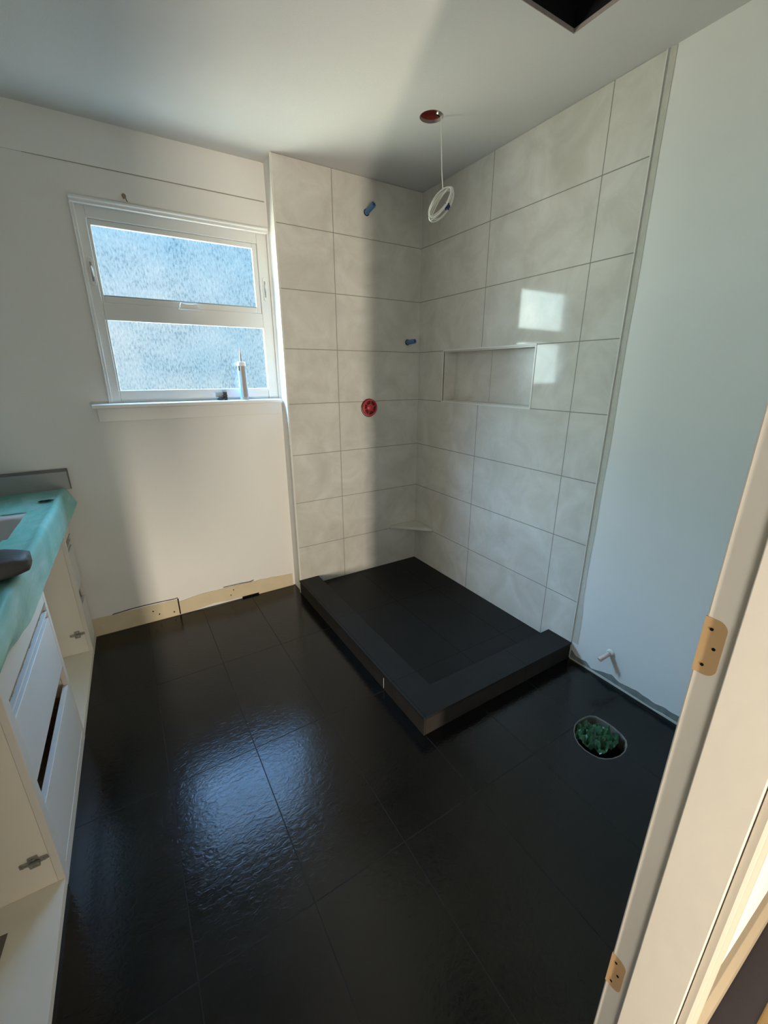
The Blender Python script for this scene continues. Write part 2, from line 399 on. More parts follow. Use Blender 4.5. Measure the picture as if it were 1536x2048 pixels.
# right-hand wall; niche opening in it
NY0, NY1, NZ0, NZ1 = -.970, -.268, 1.2565, 1.5570
bm = BM(); box(bm, .0045, .15, -2.376, YW, 0, H+.14)
wr = struct('wall_right', bm, 'wall')
bm = BM(); box(bm, -.05, .10, NY0-.001, NY1+.001, NZ0-.001, NZ1+.001); cut(wr, [bm])
bm = BM(); box(bm, 0, .0044, -1.392, -.0002, .03, H-.002)
wt = struct('wall_shower', bm, 'tile_right')
bm = BM(); box(bm, -.05, .10, NY0, NY1, NZ0, NZ1); cut(wt, [bm])
bm = BM()
def niche(bm):
    t = .006; x1 = .094
    box(bm, x1, x1+t, NY0, NY1, NZ0, NZ1)
    box(bm, .004, x1, NY0, NY0+t, NZ0, NZ1); box(bm, .004, x1, NY1-t, NY1, NZ0, NZ1)
    box(bm, .004, x1, NY0+t, NY1-t, NZ0, NZ0+t); box(bm, .004, x1, NY0+t, NY1-t, NZ1-t, NZ1)
niche(bm)
nic = struct('shower_niche', bm, 'tile_niche', 'recessed tiled shelf niche in the right shower wall')
bm = BM()
w = .009
for (a, b, c, d) in ((NY0-w, NY1+w, NZ0-w, NZ0), (NY0-w, NY1+w, NZ1, NZ1+w), (NY0-w, NY0, NZ0, NZ1), (NY1, NY1+w, NZ0, NZ1)):
    box(bm, -.0025, .008, a, b, c, d)
obj('niche_edge_trim', bm, 'steel_white', nic, bevel=.0012)
# other walls
bm = BM(); box(bm, -2.86, -2.72, -2.376, YW+.14, 0, H+.14); struct('wall_left', bm, 'wall')
DX0, DX1, DH = -1.955, -1.140, 2.07      # rough door opening
bm = BM()
box(bm, -2.86, DX0, -2.366, -2.275, 0, H+.14); box(bm, DX1, .15, -2.366, -2.275, 0, H+.14); box(bm, DX0, DX1, -2.366, -2.275, DH, H+.14)
struct('wall_front', bm, 'wall')
# hallway shell behind the camera
bm = BM(); box(bm, -3.4, 1.6, -6.0, -2.376, -.12, -.002); struct('floor', bm, 'hall_floor')
bm = BM(); box(bm, -3.4, 1.6, -6.0, -2.366, H, H+.14); struct('ceiling', bm, 'hall_wall')
bm = BM(); box(bm, -3.4, -2.86, -2.42, -2.366, 0, H); box(bm, .15, 1.6, -2.42, -2.366, 0, H); box(bm, -3.5, -3.4, -6.1, -2.3, 0, H); box(bm, 1.6, 1.7, -6.1, -2.3, 0, H); box(bm, -3.5, 1.7, -6.1, -6.0, 0, H)
struct('wall_hall_unseen', bm, 'hall_wall')
bm = BM(); box(bm, -3.4, -1.90, -3.85, -3.75, .40, H); struct('wall_hall_unseen', bm, 'hall_wall')  # added unseen partial wall, hung to shade the room's left side
# baseboard of the hallway, right of the door casing
bm = BM(); prism(bm, [(-2.366, 0), (-2.3875, 0), (-2.3875, .075), (-2.382, .085), (-2.376, .10), (-2.366, .10)], 'x', -1.085, 1.6)
struct('baseboard_hall', bm, 'base', bevel=.001)

# metal edge strips closing off the tile
bm = BM(); box(bm, XB, XB+.0105, -.002, .012, 0, H); struct('trim_1', bm, 'steel_white', bevel=.001)
bm = BM(); box(bm, -.0008, .006, -1.3965, -1.3915, .095, H); struct('trim_2', bm, 'steel_white', bevel=.0006)
# skim-coat strip beside the tile edge
bm = BM()
n = 40
for i in range(n):
    z0 = .10 + (H-.10)*i/n; z1 = .10 + (H-.10)*(i+1)/n
    f = lambda z: -1.424 - .006*noise.noise((z*3, 0, 0)) - (.006 if z < .3 else 0)
    vs = [bm.verts.new(p) for p in ((.0035, -1.4015, z0), (.0035, f(z0), z0), (.0035, f(z1), z1), (.0035, -1.4015, z1))]
    bm.faces.new(vs)
struct('trim_3', bm, 'gypw')

# raw drywall band where the old baseboard was, window wall
def ragged_band(name, mat, pts_top, pts_bot, place, depth):
    bm = BM()
    top = [bm.verts.new(place(a, b, depth)) for a, b in pts_top]; bot = [bm.verts.new(place(a, b, depth)) for a, b in pts_bot]
    topb = [bm.verts.new(place(a, b, 0)) for a, b in pts_top]
    for i in range(len(top)-1):
        bm.faces.new((bot[i], bot[i+1], top[i+1], top[i])); bm.faces.new((top[i], top[i+1], topb[i+1], topb[i]))
    return struct(name, bm, mat)
def interp(pts, x):
    for (a, b), (c, d) in zip(pts, pts[1:]):
        if a <= x <= c: return b + (d-b)*(x-a)/(c-a)
    return pts[-1][1]
def band(name, mat, keys_t, keys_b, x0, x1, place, depth, jag, n=70):
    T, B = [], []
    for i in range(n+1):
        x = x0 + (x1-x0)*i/n
        T.append((x, interp(keys_t, x) + jag*noise.noise((x*25, 3, 0)))); B.append((x, interp(keys_b, x)))
    return ragged_band(name, mat, T, B, place, depth)
pw = lambda x, z, d: (x, YW - d, z)
band('trim_4', 'raw', [(-2.2, .112), (-1.70, .108)], [(-2.2, 0), (-1.70, 0)], -2.16, -1.692, pw, .002, .003)
band('trim_5', 'raw', [(-1.69, .088), (-1.55, .106), (-1.24, .104), (-1.12, .100), (-.95, .088)], [(-1.69, .003), (-1.60, .004), (-1.49, .020), (-1.40, .010), (-1.30, .010), (-1.2, 0), (-.95, 0)], -1.685, -.957, pw, .004, .004)
def crack_lines():
    bm = BM()
    box(bm, -1.692, -1.685, YW-.0025, YW-.0005, .004, .112)
    P = [(-2.03, .112), (-1.93, .118), (-1.86, .119), (-1.78, .117), (-1.71, .114), (-1.688, .116)]
    for (a, b), (c, d) in zip(P, P[1:]):
        prism(bm, [(a, b), (c, d), (c, d+.0035), (a, b+.003)], 'y', YW-.0035, YW-.0005)
    P = [(-1.42, .112), (-1.30, .110), (-1.25, .106), (-1.225, .112)]
    for (a, b), (c, d) in zip(P, P[1:]):
        prism(bm, [(a, b), (c, d), (c, d+.002), (a, b+.002)], 'y', YW-.0055, YW-.0005)
    for (x, z) in ((-1.83, .068), (-1.80, .040), (-1.72, .030), (-1.38, .045), (-1.36, .078)):
        lathe(bm, [(0, 0), (.004, 0), (.004, .0046), (0, .0046)], (x, YW, z), (0, -1, 0), 10)
    box(bm, -1.31, -1.20, YW-.006, YW-.0005, .001, .012)
    return bm
struct('trim_6', crack_lines(), 'dark')
# torn drywall along the foot of the right wall
pr_ = lambda y, z, d: (.0045 - d, y, z)
band('trim_7', 'gyp', [(-2.27, .042), (-1.92, .040), (-1.80, .036), (-1.75, .040), (-1.70, .038), (-1.665, .030), (-1.62, .046), (-1.575, .032), (-1.52, .014), (-1.49, .034), (-1.43, .030), (-1.41, .050)], [(-2.27, 0), (-1.40, 0)], -2.26, -1.403, pr_, .0025, .007, 110)
band('trim_8', 'gypw', [(-2.27, .011), (-1.95, .012), (-1.80, .006), (-1.60, .011), (-1.45, .008), (-1.40, .008)], [(-2.27, 0), (-1.40, 0)], -2.26, -1.403, pr_, .006, .003, 60)

# ------------------------------------------------------------------ window
def build_window():
    w = bpy.data.objects.new('window_1', None); C.objects.link(w); w['kind'] = 'structure'
    w['label'] = 'two-pane window with white frame and obscured glass'
    f0, f1 = YW+.012, YW+.036         # frame depth
    gx0u, gx1u, gz0u, gz1u = -1.772, -1.036, 1.781, 2.078
    gx0l, gx1l, gz0l, gz1l = -1.777, -1.011, 1.343, 1.6745
    ox0, ox1 = WX0, WX1
    bm = BM()                         # fixed frame round both lights
    box(bm, ox0, -1.785, f0, f1, WZ0, WZ1); box(bm, -1.0095, ox1, f0, f1, WZ0, WZ1)
    box(bm, -1.785, -1.0095, f0, f1, 2.103, WZ1); box(bm, -1.785, -1.0095, f0, f1, 1.6745, 1.752)
    box(bm, -1.785, -1.0095, f0+.006, f1, WZ0, gz0l)
    box(bm, -1.785, gx0l, f0+.004, f1, gz0l, gz1l)
    obj('frame', bm, 'trimw', w, bevel=.003)
    sash = BM()                       # opening sash, upper light
    a, b = f0+.006, f1
    box(sash, -1.7845, gx0u, a, b, 1.7525, 2.1025); box(sash, gx1u, -1.010, a, b, 1.7525, 2.1025)
    box(sash, gx0u, gx1u, a, b, gz1u, 2.1025); box(sash, gx0u, gx1u, a, b, 1.7525, gz0u)
    sh = obj('sash', sash, 'trimw', w, bevel=.003)
    bm = BM(); box(bm, gx0u-.004, gx1u+.004, a+.010, a+.014, gz0u-.004, gz1u+.004); obj('pane', bm, 'glass', sh)
    bm = BM(); box(bm, gx0l-.003, gx1l+.001, f0+.014, f0+.018, gz0l-.004, gz1l+.004); obj('pane', bm, 'glass', w)
    bm = BM(); box(bm, gx0u, gx1u, a+.003, a+.0098, gz0u, gz0u+.006)
    obj('glazing_bead', bm, 'grey_pl', sh)
    # stool, apron, head moulding, frieze board, side stop
    bm = BM(); prism(bm, [(f0+.012, 1.258), (f0+.012, 1.281), (YW-.048, 1.281), (YW-.053, 1.276), (YW-.053, 1.262), (YW-.048, 1.258)], 'x', -1.915, XB-.0005)
    obj('stool', bm, 'trimw', w, bevel=.002)
    bm = BM(); box(bm, -1.897, XB-.0005, YW-.014, YW-.0005, 1.192, 1.258); obj('apron', bm, 'trimw', w, bevel=.002)
    bm = BM(); prism(bm, [(YW-.0005, 2.150), (YW-.022, 2.150), (YW-.022, 2.160), (YW-.030, 2.166), (YW-.030, 2.174), (YW-.0005, 2.176)], 'x', -1.838, XB-.0005)
    obj('head_moulding', bm, 'trimw', w, bevel=.0015)
    bm = BM(); box(bm, -2.719, XB-.0005, YW-.005, YW-.0003, 2.304, H-.0005); obj('frieze_board', bm, 'wall', w)
    bm = BM(); prism(bm, [(-1.97, 2.3035), (-1.70, 2.3022), (XB-.0006, 2.3005), (XB-.0006, 2.3038), (-1.97, 2.3038)], 'y', YW-.0054, YW-.0003); obj('frieze_joint', bm, 'joint', w)
    bm = BM(); box(bm, -1.840, -1.8325, YW-.012, YW+.012, 1.281, 2.150); box(bm, -1.8322, -1.822, YW-.006, YW+.012, 1.281, 2.150)
    obj('side_casing', bm, 'trimw', w, bevel=.002)
    # slotted latches either side
    for cx, cz in ((-1.803, 1.882), (-.983, 1.880)):
        bm = BM(); n = 10; hh, ww = .050, .0105
        poly = [(cx + ww*math.cos(t), cz + hh + ww*math.sin(t)) for t in [PI*i/n for i in range(n+1)]] + [(cx + ww*math.cos(t), cz - hh + ww*math.sin(t)) for t in [PI + PI*i/n for i in range(n+1)]]
        prism(bm, poly, 'y', f0-.004, f0+.001)
        la = obj('latch', bm, 'trimw', w, bevel=.0015)
        bm = BM(); tube(bm, [(cx+.001, f0-.004, cz+.022), (cx+.002, f0-.013, cz+.004), (cx+.004, f0-.016, cz-.022)], [.004, .0045, .003], 8); obj('lever', bm, 'trimw', la, smooth=True)
        bm = BM(); box(bm, cx-.0035, cx+.0035, f0-.0048, f0-.0035, cz-.042, cz+.040); obj('slot', bm, 'tube_nozzle', la)
    # sash operator handle at the meeting rail
    bm = BM(); prism(bm, [(-1.444, 1.752), (-1.352, 1.752), (-1.352, 1.764), (-1.360, 1.778), (-1.385, 1.772), (-1.415, 1.772), (-1.436, 1.778), (-1.444, 1.764)], 'y', f0-.018, f0)
    op = obj('operator_handle', bm, 'trimw', w, bevel=.003)
    bm = BM(); box(bm, -1.450, -1.346, f0-.026, f0, 1.744, 1.752); obj('handle_base', bm, 'trimw', op, bevel=.002)
build_window()

# ------------------------------------------------------------------ doorway
def build_door():
    d = bpy.data.objects.new('door_1', None); C.objects.link(d); d['kind'] = 'structure'
    d['label'] = 'painted door frame with empty hinge recesses'
    y0, ys, y1 = -2.262, -2.302, -2.376
    xr, xs = -1.150, -1.162
    bm = BM(); box(bm, xr, DX1-.0005, y1, y0, 0, DH-.02); obj('door_jamb', bm, 'jamb', d, bevel=.0025)
    bm = BM(); box(bm, xs, xr-.0002, y1+.001, ys, 0, DH-.03); obj('door_stop', bm, 'jamb', d, bevel=.0015)
    bm = BM(); box(bm, DX0+.0005, -1.945, y1, y0, 0, DH-.02); obj('door_jamb', bm, 'jamb', d, bevel=.0025)
    bm = BM(); box(bm, DX0+.0005, DX1-.0005, y1, y0, DH-.02, DH-.0005); obj('door_jamb', bm, 'jamb', d, bevel=.0025)
    # hall-side casing, moulded
    prof = [(-1.156, -2.3765), (-1.156, -2.386), (-1.153, -2.3905), (-1.147, -2.3905), (-1.141, -2.387), (-1.118, -2.389), (-1.100, -2.3915), (-1.090, -2.3915), (-1.086, -2.388), (-1.086, -2.3765)]
    bm = BM(); prism(bm, prof, 'z', 0, DH+.04); obj('casing', bm, 'casing', d, bevel=.0008)
    bm = BM(); prism(bm, [(-3.10-x, y) for x, y in prof], 'z', 0, DH+.04); obj('casing', bm, 'casing', d, bevel=.0008)
    bm = BM(); prism(bm, [(y, DH-.015 + (x+1.156)*-1*-.8) for x, y in prof], 'x', -1.945, -1.157); obj('casing', bm, 'casing', d, bevel=.0008)
    # bare-wood hinge recesses
    for zc, hgt in ((1.058, .089), (.298, .089)):
        w_, r_ = .0275, .014
        n = 8; poly = [(y0+.0004, zc-hgt/2), (y0+.0004, zc+hgt/2)]
        poly += [(y0-w_+r_ - r_*math.sin(t), zc+hgt/2-r_ + r_*math.cos(t)) for t in [PI/2*i/n for i in range(n+1)]]
        poly += [(y0-w_+r_ - r_*math.cos(t), zc-hgt/2+r_ - r_*math.sin(t)) for t in [PI/2*i/n for i in range(n+1)]]
        bm = BM(); prism(bm, poly, 'x', xr-.0009, xr+.004); hm = obj('hinge_mortise', bm, 'wood', d)
        hm['label'] = 'bare wood hinge recess'
        for yy, zz in ((-.010, .028), (-.018, 0.0), (-.010, -.030)):
            bm = BM(); lathe(bm, [(0, 0), (.0023, 0), (.0023, .0016), (0, .0016)], (xr-.0002, y0+yy, zc+zz), (-1, 0, 0), 12); obj('screw_hole', bm, 'dark', hm)
build_door()

# ------------------------------------------------------------------ shower base
bm = BM(); box(bm, -.82, -.0005, -1.262, -.0005, .0005, .0446)
tag(obj('shower_pan', bm, 'pan'), 'sunken black slate tile shower floor inside the curb', 'shower floor')
def build_curb():
    t = thing('shower_curb', 'black tiled L-shaped curb around the open side of the shower', 'shower curb', (-.955, -1.40, 0))
    t_inv = Matrix.Translation(Vector((.955, 1.40, 0)))
    def P(name, bm, mat, **k):
        bmesh.ops.transform(bm, matrix=t_inv, verts=bm.verts); return obj(name, bm, mat, t, **k)
    bm = BM()
    poly = [(-.957, -.0005), (-.957, -1.402), (-.0005, -1.402), (-.0005, -1.258), (-.818, -1.258), (-.818, -.0005)]
    prism(bm, poly, 'z', .0842, .0955); P('cap_tile', bm, 'curb', bevel=.0015)
    bm = BM()
    poly = [(-.953, -.001), (-.953, -1.398), (-.001, -1.398), (-.001, -1.263), (-.8205, -1.263), (-.8205, -.001)]
    prism(bm, poly, 'z', .0005, .0840); P('side_tile', bm, 'curb_side', bevel=.001)
    bm = BM(); box(bm, -.9542, -.9525, -1.084, -1.0815, .010, .066); c = P('joint_chip', bm, 'chip'); c['label'] = 'pale open joint on the curb side'
build_curb()
# corner shelf
def build_shelf():
    bm = BM()
    prism(bm, [(-.0005, -.0005), (-.232, -.0005), (-.228, -.012), (-.012, -.222), (-.0005, -.225)], 'z', .333, .352)
    tag(obj('corner_shelf', bm, 'tile_plain', bevel=.002), 'triangular cream tile foot shelf low in the shower corner', 'shelf')
build_shelf()

# ------------------------------------------------------------------ shower plumbing
def stub(label, base, end, r):
    t = thing('pipe_stub', label, 'pipe', base)
    b = Vector(base); e = Vector(end) - b
    bm = BM(); tube(bm, [(0, 0, 0), e*.5, e], r, 20, caps=False)
    tube(bm, [(0, 0, 0), e], r*.62, 20, caps=False)
    ax = e.normalized()
    lathe(bm, [(r*.62, 0), (r, 0)], e, ax, 20)
    obj('pipe', bm, 'blue', t, smooth=True)
    bm = BM(); lathe(bm, [(0, 0), (r*.61, 0), (r*.61, .004), (0, .004)], e*.82, ax, 20); obj('plug', bm, 'blue_dark', t)
    bm = BM(); lathe(bm, [(r*.6, -.001), (r*1.28, .0008), (r*1.28, .002), (r*.9, .002)], (0, 0, 0), (0, -1, 0), 20); obj('cut_hole', bm, 'blue_dark', t)
stub('blue pipe stub high on the tiled wall for the shower head', (-.398, 0, 2.308), (-.385, -.062, 2.334), .0145)
stub('blue pipe stub low beside the tile corner for the spout', (-.097, 0, 1.622), (-.080, -.062, 1.626), .0145)
def build_valve():
    t = thing('shower_valve', 'red plastic shower valve guard set in the tiled wall', 'valve', (-.397, 0, 1.213))
    bm = BM(); lathe(bm, [(.042, .001), (.054, .001), (.054, .016), (.050, .020), (.044, .020), (.042, .016), (.042, .001)], (0, 0, 0), (0, -1, 0), 40); obj('guard_ring', bm, 'red', t, smooth=True)
    bm = BM(); lathe(bm, [(0, .001), (.043, .001), (.043, .003), (0, .003)], (0, 0, 0), (0, -1, 0), 40); obj('back_plate', bm, 'red_dark', t)
    bm = BM(); lathe(bm, [(0, .024), (.008, .024), (.012, .021), (.022, .021), (.025, .017), (.025, .004)], (0, 0, 0), (0, -1, 0), 32); obj('cap', bm, 'red', t, smooth=True)
    bm = BM()
    for k in range(6):
        a = k*PI/3 + .3; c, s = math.cos(a), math.sin(a)
        vs = box(bm, .025, .0425, -.012, -.003, -.0035, .0035)
        for v in vs:
            x, z = v.co.x, v.co.z; v.co.x = c*x - s*z; v.co.z = s*x + c*z
    obj('rib', bm, 'red', t)
    bm = BM(); lathe(bm, [(.054, .0008), (.0585, .0012), (.0585, .0018), (.054, .0018)], (-.002, 0, -.002), (0, -1, 0), 40); obj('cut_hole', bm, 'red_dark', t)
build_valve()

# ------------------------------------------------------------------ ceiling fittings
def build_can():
    t = thing('recessed_light_housing', 'empty red recessed light housing in the ceiling hole over the shower', 'light', (CAN[0], CAN[1], H))
    bm = BM(); lathe(bm, [(CANR+.001, .012), (CANR+.001, .034), (0, .036)], (0, 0, 0), seg=40); obj('housing', bm, 'can_red', t, smooth=False)
    bm = BM(); lathe(bm, [(CANR-.0015, .0), (CANR-.0003, .0), (CANR-.0003, .013), (CANR-.0015, .013)], (0, 0, 0), seg=48); obj('cut_edge', bm, 'can_edge', t)
    bm = BM(); tube(bm, [(.034, -.030, .033), (.030, -.022, .022), (.025, -.014, .006)], [.014, .014, .012], 14); cn = obj('cable_connector', bm, 'metal', t, smooth=True)
    bm = BM(); tube(bm, [(.0253, -.0145, .0065), (.0247, -.013, .004)], [.008, .008], 12); obj('connector_mouth', bm, 'dark', cn)
build_can()
def build_coil():
    base = Vector((-.412, -.678, H))
    t = thing('cable_coil', 'coil of thin white cable hanging from the ceiling light hole', 'cable', base)
    random.seed(4)
    top = Vector((.004, .0, .004)); k = Vector((.045, .020, -.255))
    pts = [top, Vector((.006, 0, -.03)), Vector((.016, .005, -.10)), Vector((.026, .010, -.18)), Vector((.036, .015, -.225)), k]
    bm = BM()
    # smooth drop
    P = []
    for i in range(len(pts)-1):
        for s in range(6): P.append(pts[i].lerp(pts[i+1], s/6))
    P.append(pts[-1])
    tube(bm, P, .0021, 8)
    obj('drop_cable', bm, 'cable', t, smooth=True)
    # loops
    cen = Vector((.030, .014, -.308))
    u = Vector((.52, -.30, .80)).normalized(); nrm = Vector((.78, .62, -.06)); v = nrm.cross(u).normalized()
    bm = BM()
    P = []
    turns = 8
    for i in range(turns*36):
        a = 2*PI*i/36; lp = i/36
        ru = .074 - .006*math.sin(lp*1.7) + .005*math.sin(lp*2.9+1); rv = .028 + .010*math.sin(lp*2.3)
        off = nrm.normalized()*(.006*math.sin(lp*1.3) + .010*math.sin(a+lp)) + v*(.006*math.sin(lp*3.1))
        P.append(cen + u*ru*math.cos(a) + v*rv*math.sin(a) + off)
    tube(bm, P, .0024, 8)
    obj('loops', bm, 'cable', t, smooth=True)
    bm = BM()
    q = cen + v*.034 + u*.004
    a = (Vector((1, -.6, .05))).normalized()
    for s in (-1, 1):
        tube(bm, [q + a*.006*s + Vector((0, 0, -.013)), q + a*.004*s, q + a*.006*s + Vector((0, 0, .013))], .0042, 10)
    tube(bm, [q - a*.013, q + a*.013], .006, 10)
    obj('blue_clip', bm, 'navy', t, smooth=True)
build_coil()
def build_fan():
    t = thing('fan_housing', 'dark empty exhaust fan opening cut in the ceiling', 'vent', (-.4735, -1.405, H))
    x, y = .1415, .14
    bm = BM()
    for (a, b, c, d) in ((-x-.004, -x-.001, -y, y), (x+.001, x+.004, -y, y), (-x, x, -y-.004, -y-.001), (-x, x, y+.001, y+.004)): box(bm, a, b, c, d, .012, .135)
    box(bm, -x, x, -y, y, .130, .135)
    obj('housing', bm, 'vent', t)
    bm = BM()
    for (a, b, c, d) in ((-x, -x+.002, -y, y), (x-.002, x, -y, y), (-x, x, -y, -y+.002), (-x, x, y-.002, y)): box(bm, a, b, c, d, -.0005, .012)
    obj('cut_edge', bm, 'can_edge', t)
build_fan()

# ------------------------------------------------------------------ right wall supply and toilet flange
def build_supply():
    t = thing('supply_stub', 'short capped water supply pipe low on the right wall', 'pipe', (.004, -1.597, .156))
    bm = BM(); tube(bm, [(0, 0, 0), (-.030, .009, -.016), (-.052, .016, -.027)], [.0105, .0105, .0105], 14); obj('pipe', bm, 'copper', t, smooth=True)
    bm = BM(); lathe(bm, [(0, 0), (.018, 0), (.018, .003), (.014, .008), (0, .008)], (0.0, 0, .001), (-1, 0, 0), 18); obj('collar', bm, 'cable', t)
    bm = BM(); tube(bm, [(-.047, .0145, -.0245), (-.056, .0172, -.029)], .0113, 14); obj('cap', bm, 'copper', t)
build_supply()
def build_flange():
    cx, cy = -.345, -1.785
    t = thing('toilet_flange', 'oval toilet drain opening cut through the black floor tile', 'drain', (cx, cy, 0))
    bm = BM(); n = len(fl_pts); ring = []
    for sc, z in ((.998, .0005), (.965, .002), (.945, -.006), (.94, -.07)):
        ring.append([bm.verts.new(((x-cx)*sc*(1+.010*noise.noise((x*40, y*40, z*50))), (y-cy)*sc*(1+.012*noise.noise((x*30, y*30, 7))), z)) for x, y in fl_pts])
    for A, B in zip(ring, ring[1:]):
        for i in range(n): bm.faces.new((A[i], A[(i+1) % n], B[(i+1) % n], B[i]))
    obj('rim', bm, 'flange', t, smooth=True)
    bm = BM(); bm.faces.new([bm.verts.new(((x-cx)*.95, (y-cy)*.95, -.07)) for x, y in fl_pts]); obj('drain_floor', bm, 'dark', t)
    # crumpled green bag stuffed into it
    random.seed(11)
    bm = BM(); G = 18
    grid = []
    for i in range(G+1):
        row = []
        for k in range(G+1):
            a = -1 + 2*i/G; b = -1 + 2*k/G
            # square to disc
            x = a*math.sqrt(1 - b*b/2); y = b*math.sqrt(1 - a*a/2)
            r = math.hypot(x, y); th = math.atan2(y, x)
            lob = .80 + .20*noise.noise((math.cos(th)*2.2, math.sin(th)*2.2, 5.0))
            px = x*.100*lob; py = y*.094*lob
            z = -.014 + .046*abs(noise.noise((x*2.6, y*2.6, 1.7))) - .050*abs(noise.noise((x*1.9+4, y*2.1, 9.1))) + .020*abs(noise.noise((x*5, y*5, 3.3))) + .006*(1-r)
            row.append(bm.verts.new((px, py, z)))
        grid.append(row)
    for i in range(G):
        for k in range(G): bm.faces.new((grid[i][k], grid[i+1][k], grid[i+1][k+1], grid[i][k+1]))
    b = obj('plastic_bag', bm, 'bag'); b.location = (cx+.004, cy+.010, .006)
    md = b.modifiers.new('solid', 'SOLIDIFY'); md.thickness = .0008
    tag(b, 'crumpled green plastic bag stuffed into the toilet drain', 'bag')
build_flange()

# ------------------------------------------------------------------ vanity
VR = -math.atan(.0224); VX = -2.1304
def build_vanity():
    t = thing('vanity_cabinet', 'off-white bathroom vanity with doors removed and gaping drawers', 'cabinet', (VX, 0, 0), VR)
    ye = .128; yn = -1.95; D = -.50
    E2a, E2b = -.0455, -.027
    E1a, E1b = -.682, -.656
    E0a, E0b = -1.272, -1.236
    bm = BM()
    # face frame: stiles
    for a, b in ((E2a, E2b), (E1a, E1b), (E0a, E0b), (yn, yn+.03)): box(bm, -.018, 0, a, b, 0, .825)
    box(bm, -.018, 0, ye-.012, ye, 0, .825)
    box(bm, -.018, -.0003, yn+.03, ye-.012, .745, .825)                 # top rail
    for a, b in ((E2b, ye-.012), (E0b, E1a)):
        box(bm, -.018, -.0005, a, b, .640, .745)                        # rail above the drawers
        box(bm, -.018, -.0005, a, b, 0, .045)                           # bottom rail
    obj('face_frame', bm, 'cab', t, bevel=.0015)
    for y in (E2a, E1b - .018, E0a, yn):
        bm = BM(); box(bm, D, -.0182, y, y+.018, .0, .825); obj('side_panel', bm, 'cab_in', t)
    for a, b in ((E1b, E2a), (yn+.03, E0a)):
        bm = BM(); box(bm, D, -.001, a+.0002, b-.0002, .001, .030); obj('bottom_shelf', bm, 'cab_in', t, bevel=.001)
    bm = BM(); box(bm, D-.012, D, yn, ye, 0, .825); obj('back_panel', bm, 'cab_in', t)
    # worn edge under the drawer rails
    for a, b in ((E2b, ye-.012), (E0b, E1a)):
        bm = BM(); n = 26
        for i in range(n):
            y0 = a+(b-a)*i/n; y1 = a+(b-a)*(i+1)/n
            h = .003 + .006*abs(noise.noise((y0*30, 0, 0)))
            box(bm, -.017, .0004, y0, y1, .640-h, .6405)
        obj('worn_edge', bm, 'worn', t)
    # drawers: front board and box, gaping at the top
    for a, b in ((E2b, ye-.012), (E0b, E1a)):
        for z0, z1 in ((.367, .580), (.048, .280)):
            bm = BM(); box(bm, -.018, -.001, a+.003, b-.003, z0, z1)
            dr = obj('drawer', bm, 'drawer', t, bevel=.0015)
            bm = BM(); box(bm, -.40, -.0185, a+.012, a+.024, z0+.015, z1-.03); box(bm, -.40, -.0185, b-.024, b-.012, z0+.015, z1-.03); box(bm, -.40, -.0185, a+.024, b-.024, z0+.015, z0+.022); box(bm, -.40, -.39, a+.024, b-.024, z0+.022, z1-.03)
            obj('drawer_box', bm, 'worn', dr)
        bm = BM(); box(bm, -.018, -.0012, a+.003, b-.003, .5995, .606)
        obj('drawer_lip', bm, 'drawer', t, bevel=.001)
    bm = BM(); prism(bm, [(-.40, -1.335), (-.116, -1.352), (-.126, -1.47), (-.140, -1.512), (-.165, -1.525), (-.40, -1.525)], 'z', .0302, .0312); obj('shelf_patch', bm, 'brown_patch', t)  # thin brown-grey patch lying flat on the bay shelf
    # hinge mounting plates left inside the open bays
    def plate(xc, y, zc):
        bm = BM()
        prism(bm, [(xc-.032, zc-.006), (xc-.032, zc+.006), (xc-.013, zc+.007), (xc-.012, zc+.019), (xc+.010, zc+.020), (xc+.012, zc+.008), (xc+.030, zc+.007), (xc+.033, zc-.005), (xc+.013, zc-.008), (xc+.011, zc-.020), (xc-.012, zc-.020), (xc-.014, zc-.007)], 'y', y-.005, y-.0005)
        h = obj('hinge_plate', bm, 'metal', t, bevel=.001)
        for dx, dz in ((-.024, 0), (.024, 0), (0, .012), (0, -.012)):
            bm = BM(); lathe(bm, [(0, 0), (.004, 0), (.004, .003), (.0015, .0036), (0, .0036)], (xc+dx, y-.0048, zc+dz), (0, -1, 0), 12); obj('screw', bm, 'metal', h)
        bm = BM(); tube(bm, [(xc-.010, y-.006, zc), (xc+.014, y-.009, zc+.001)], .0055, 8); obj('hinge_cup_arm', bm, 'metal', h)
    plate(-.048, E2a, .141)
    plate(-.050, E0a, .140)
build_vanity()
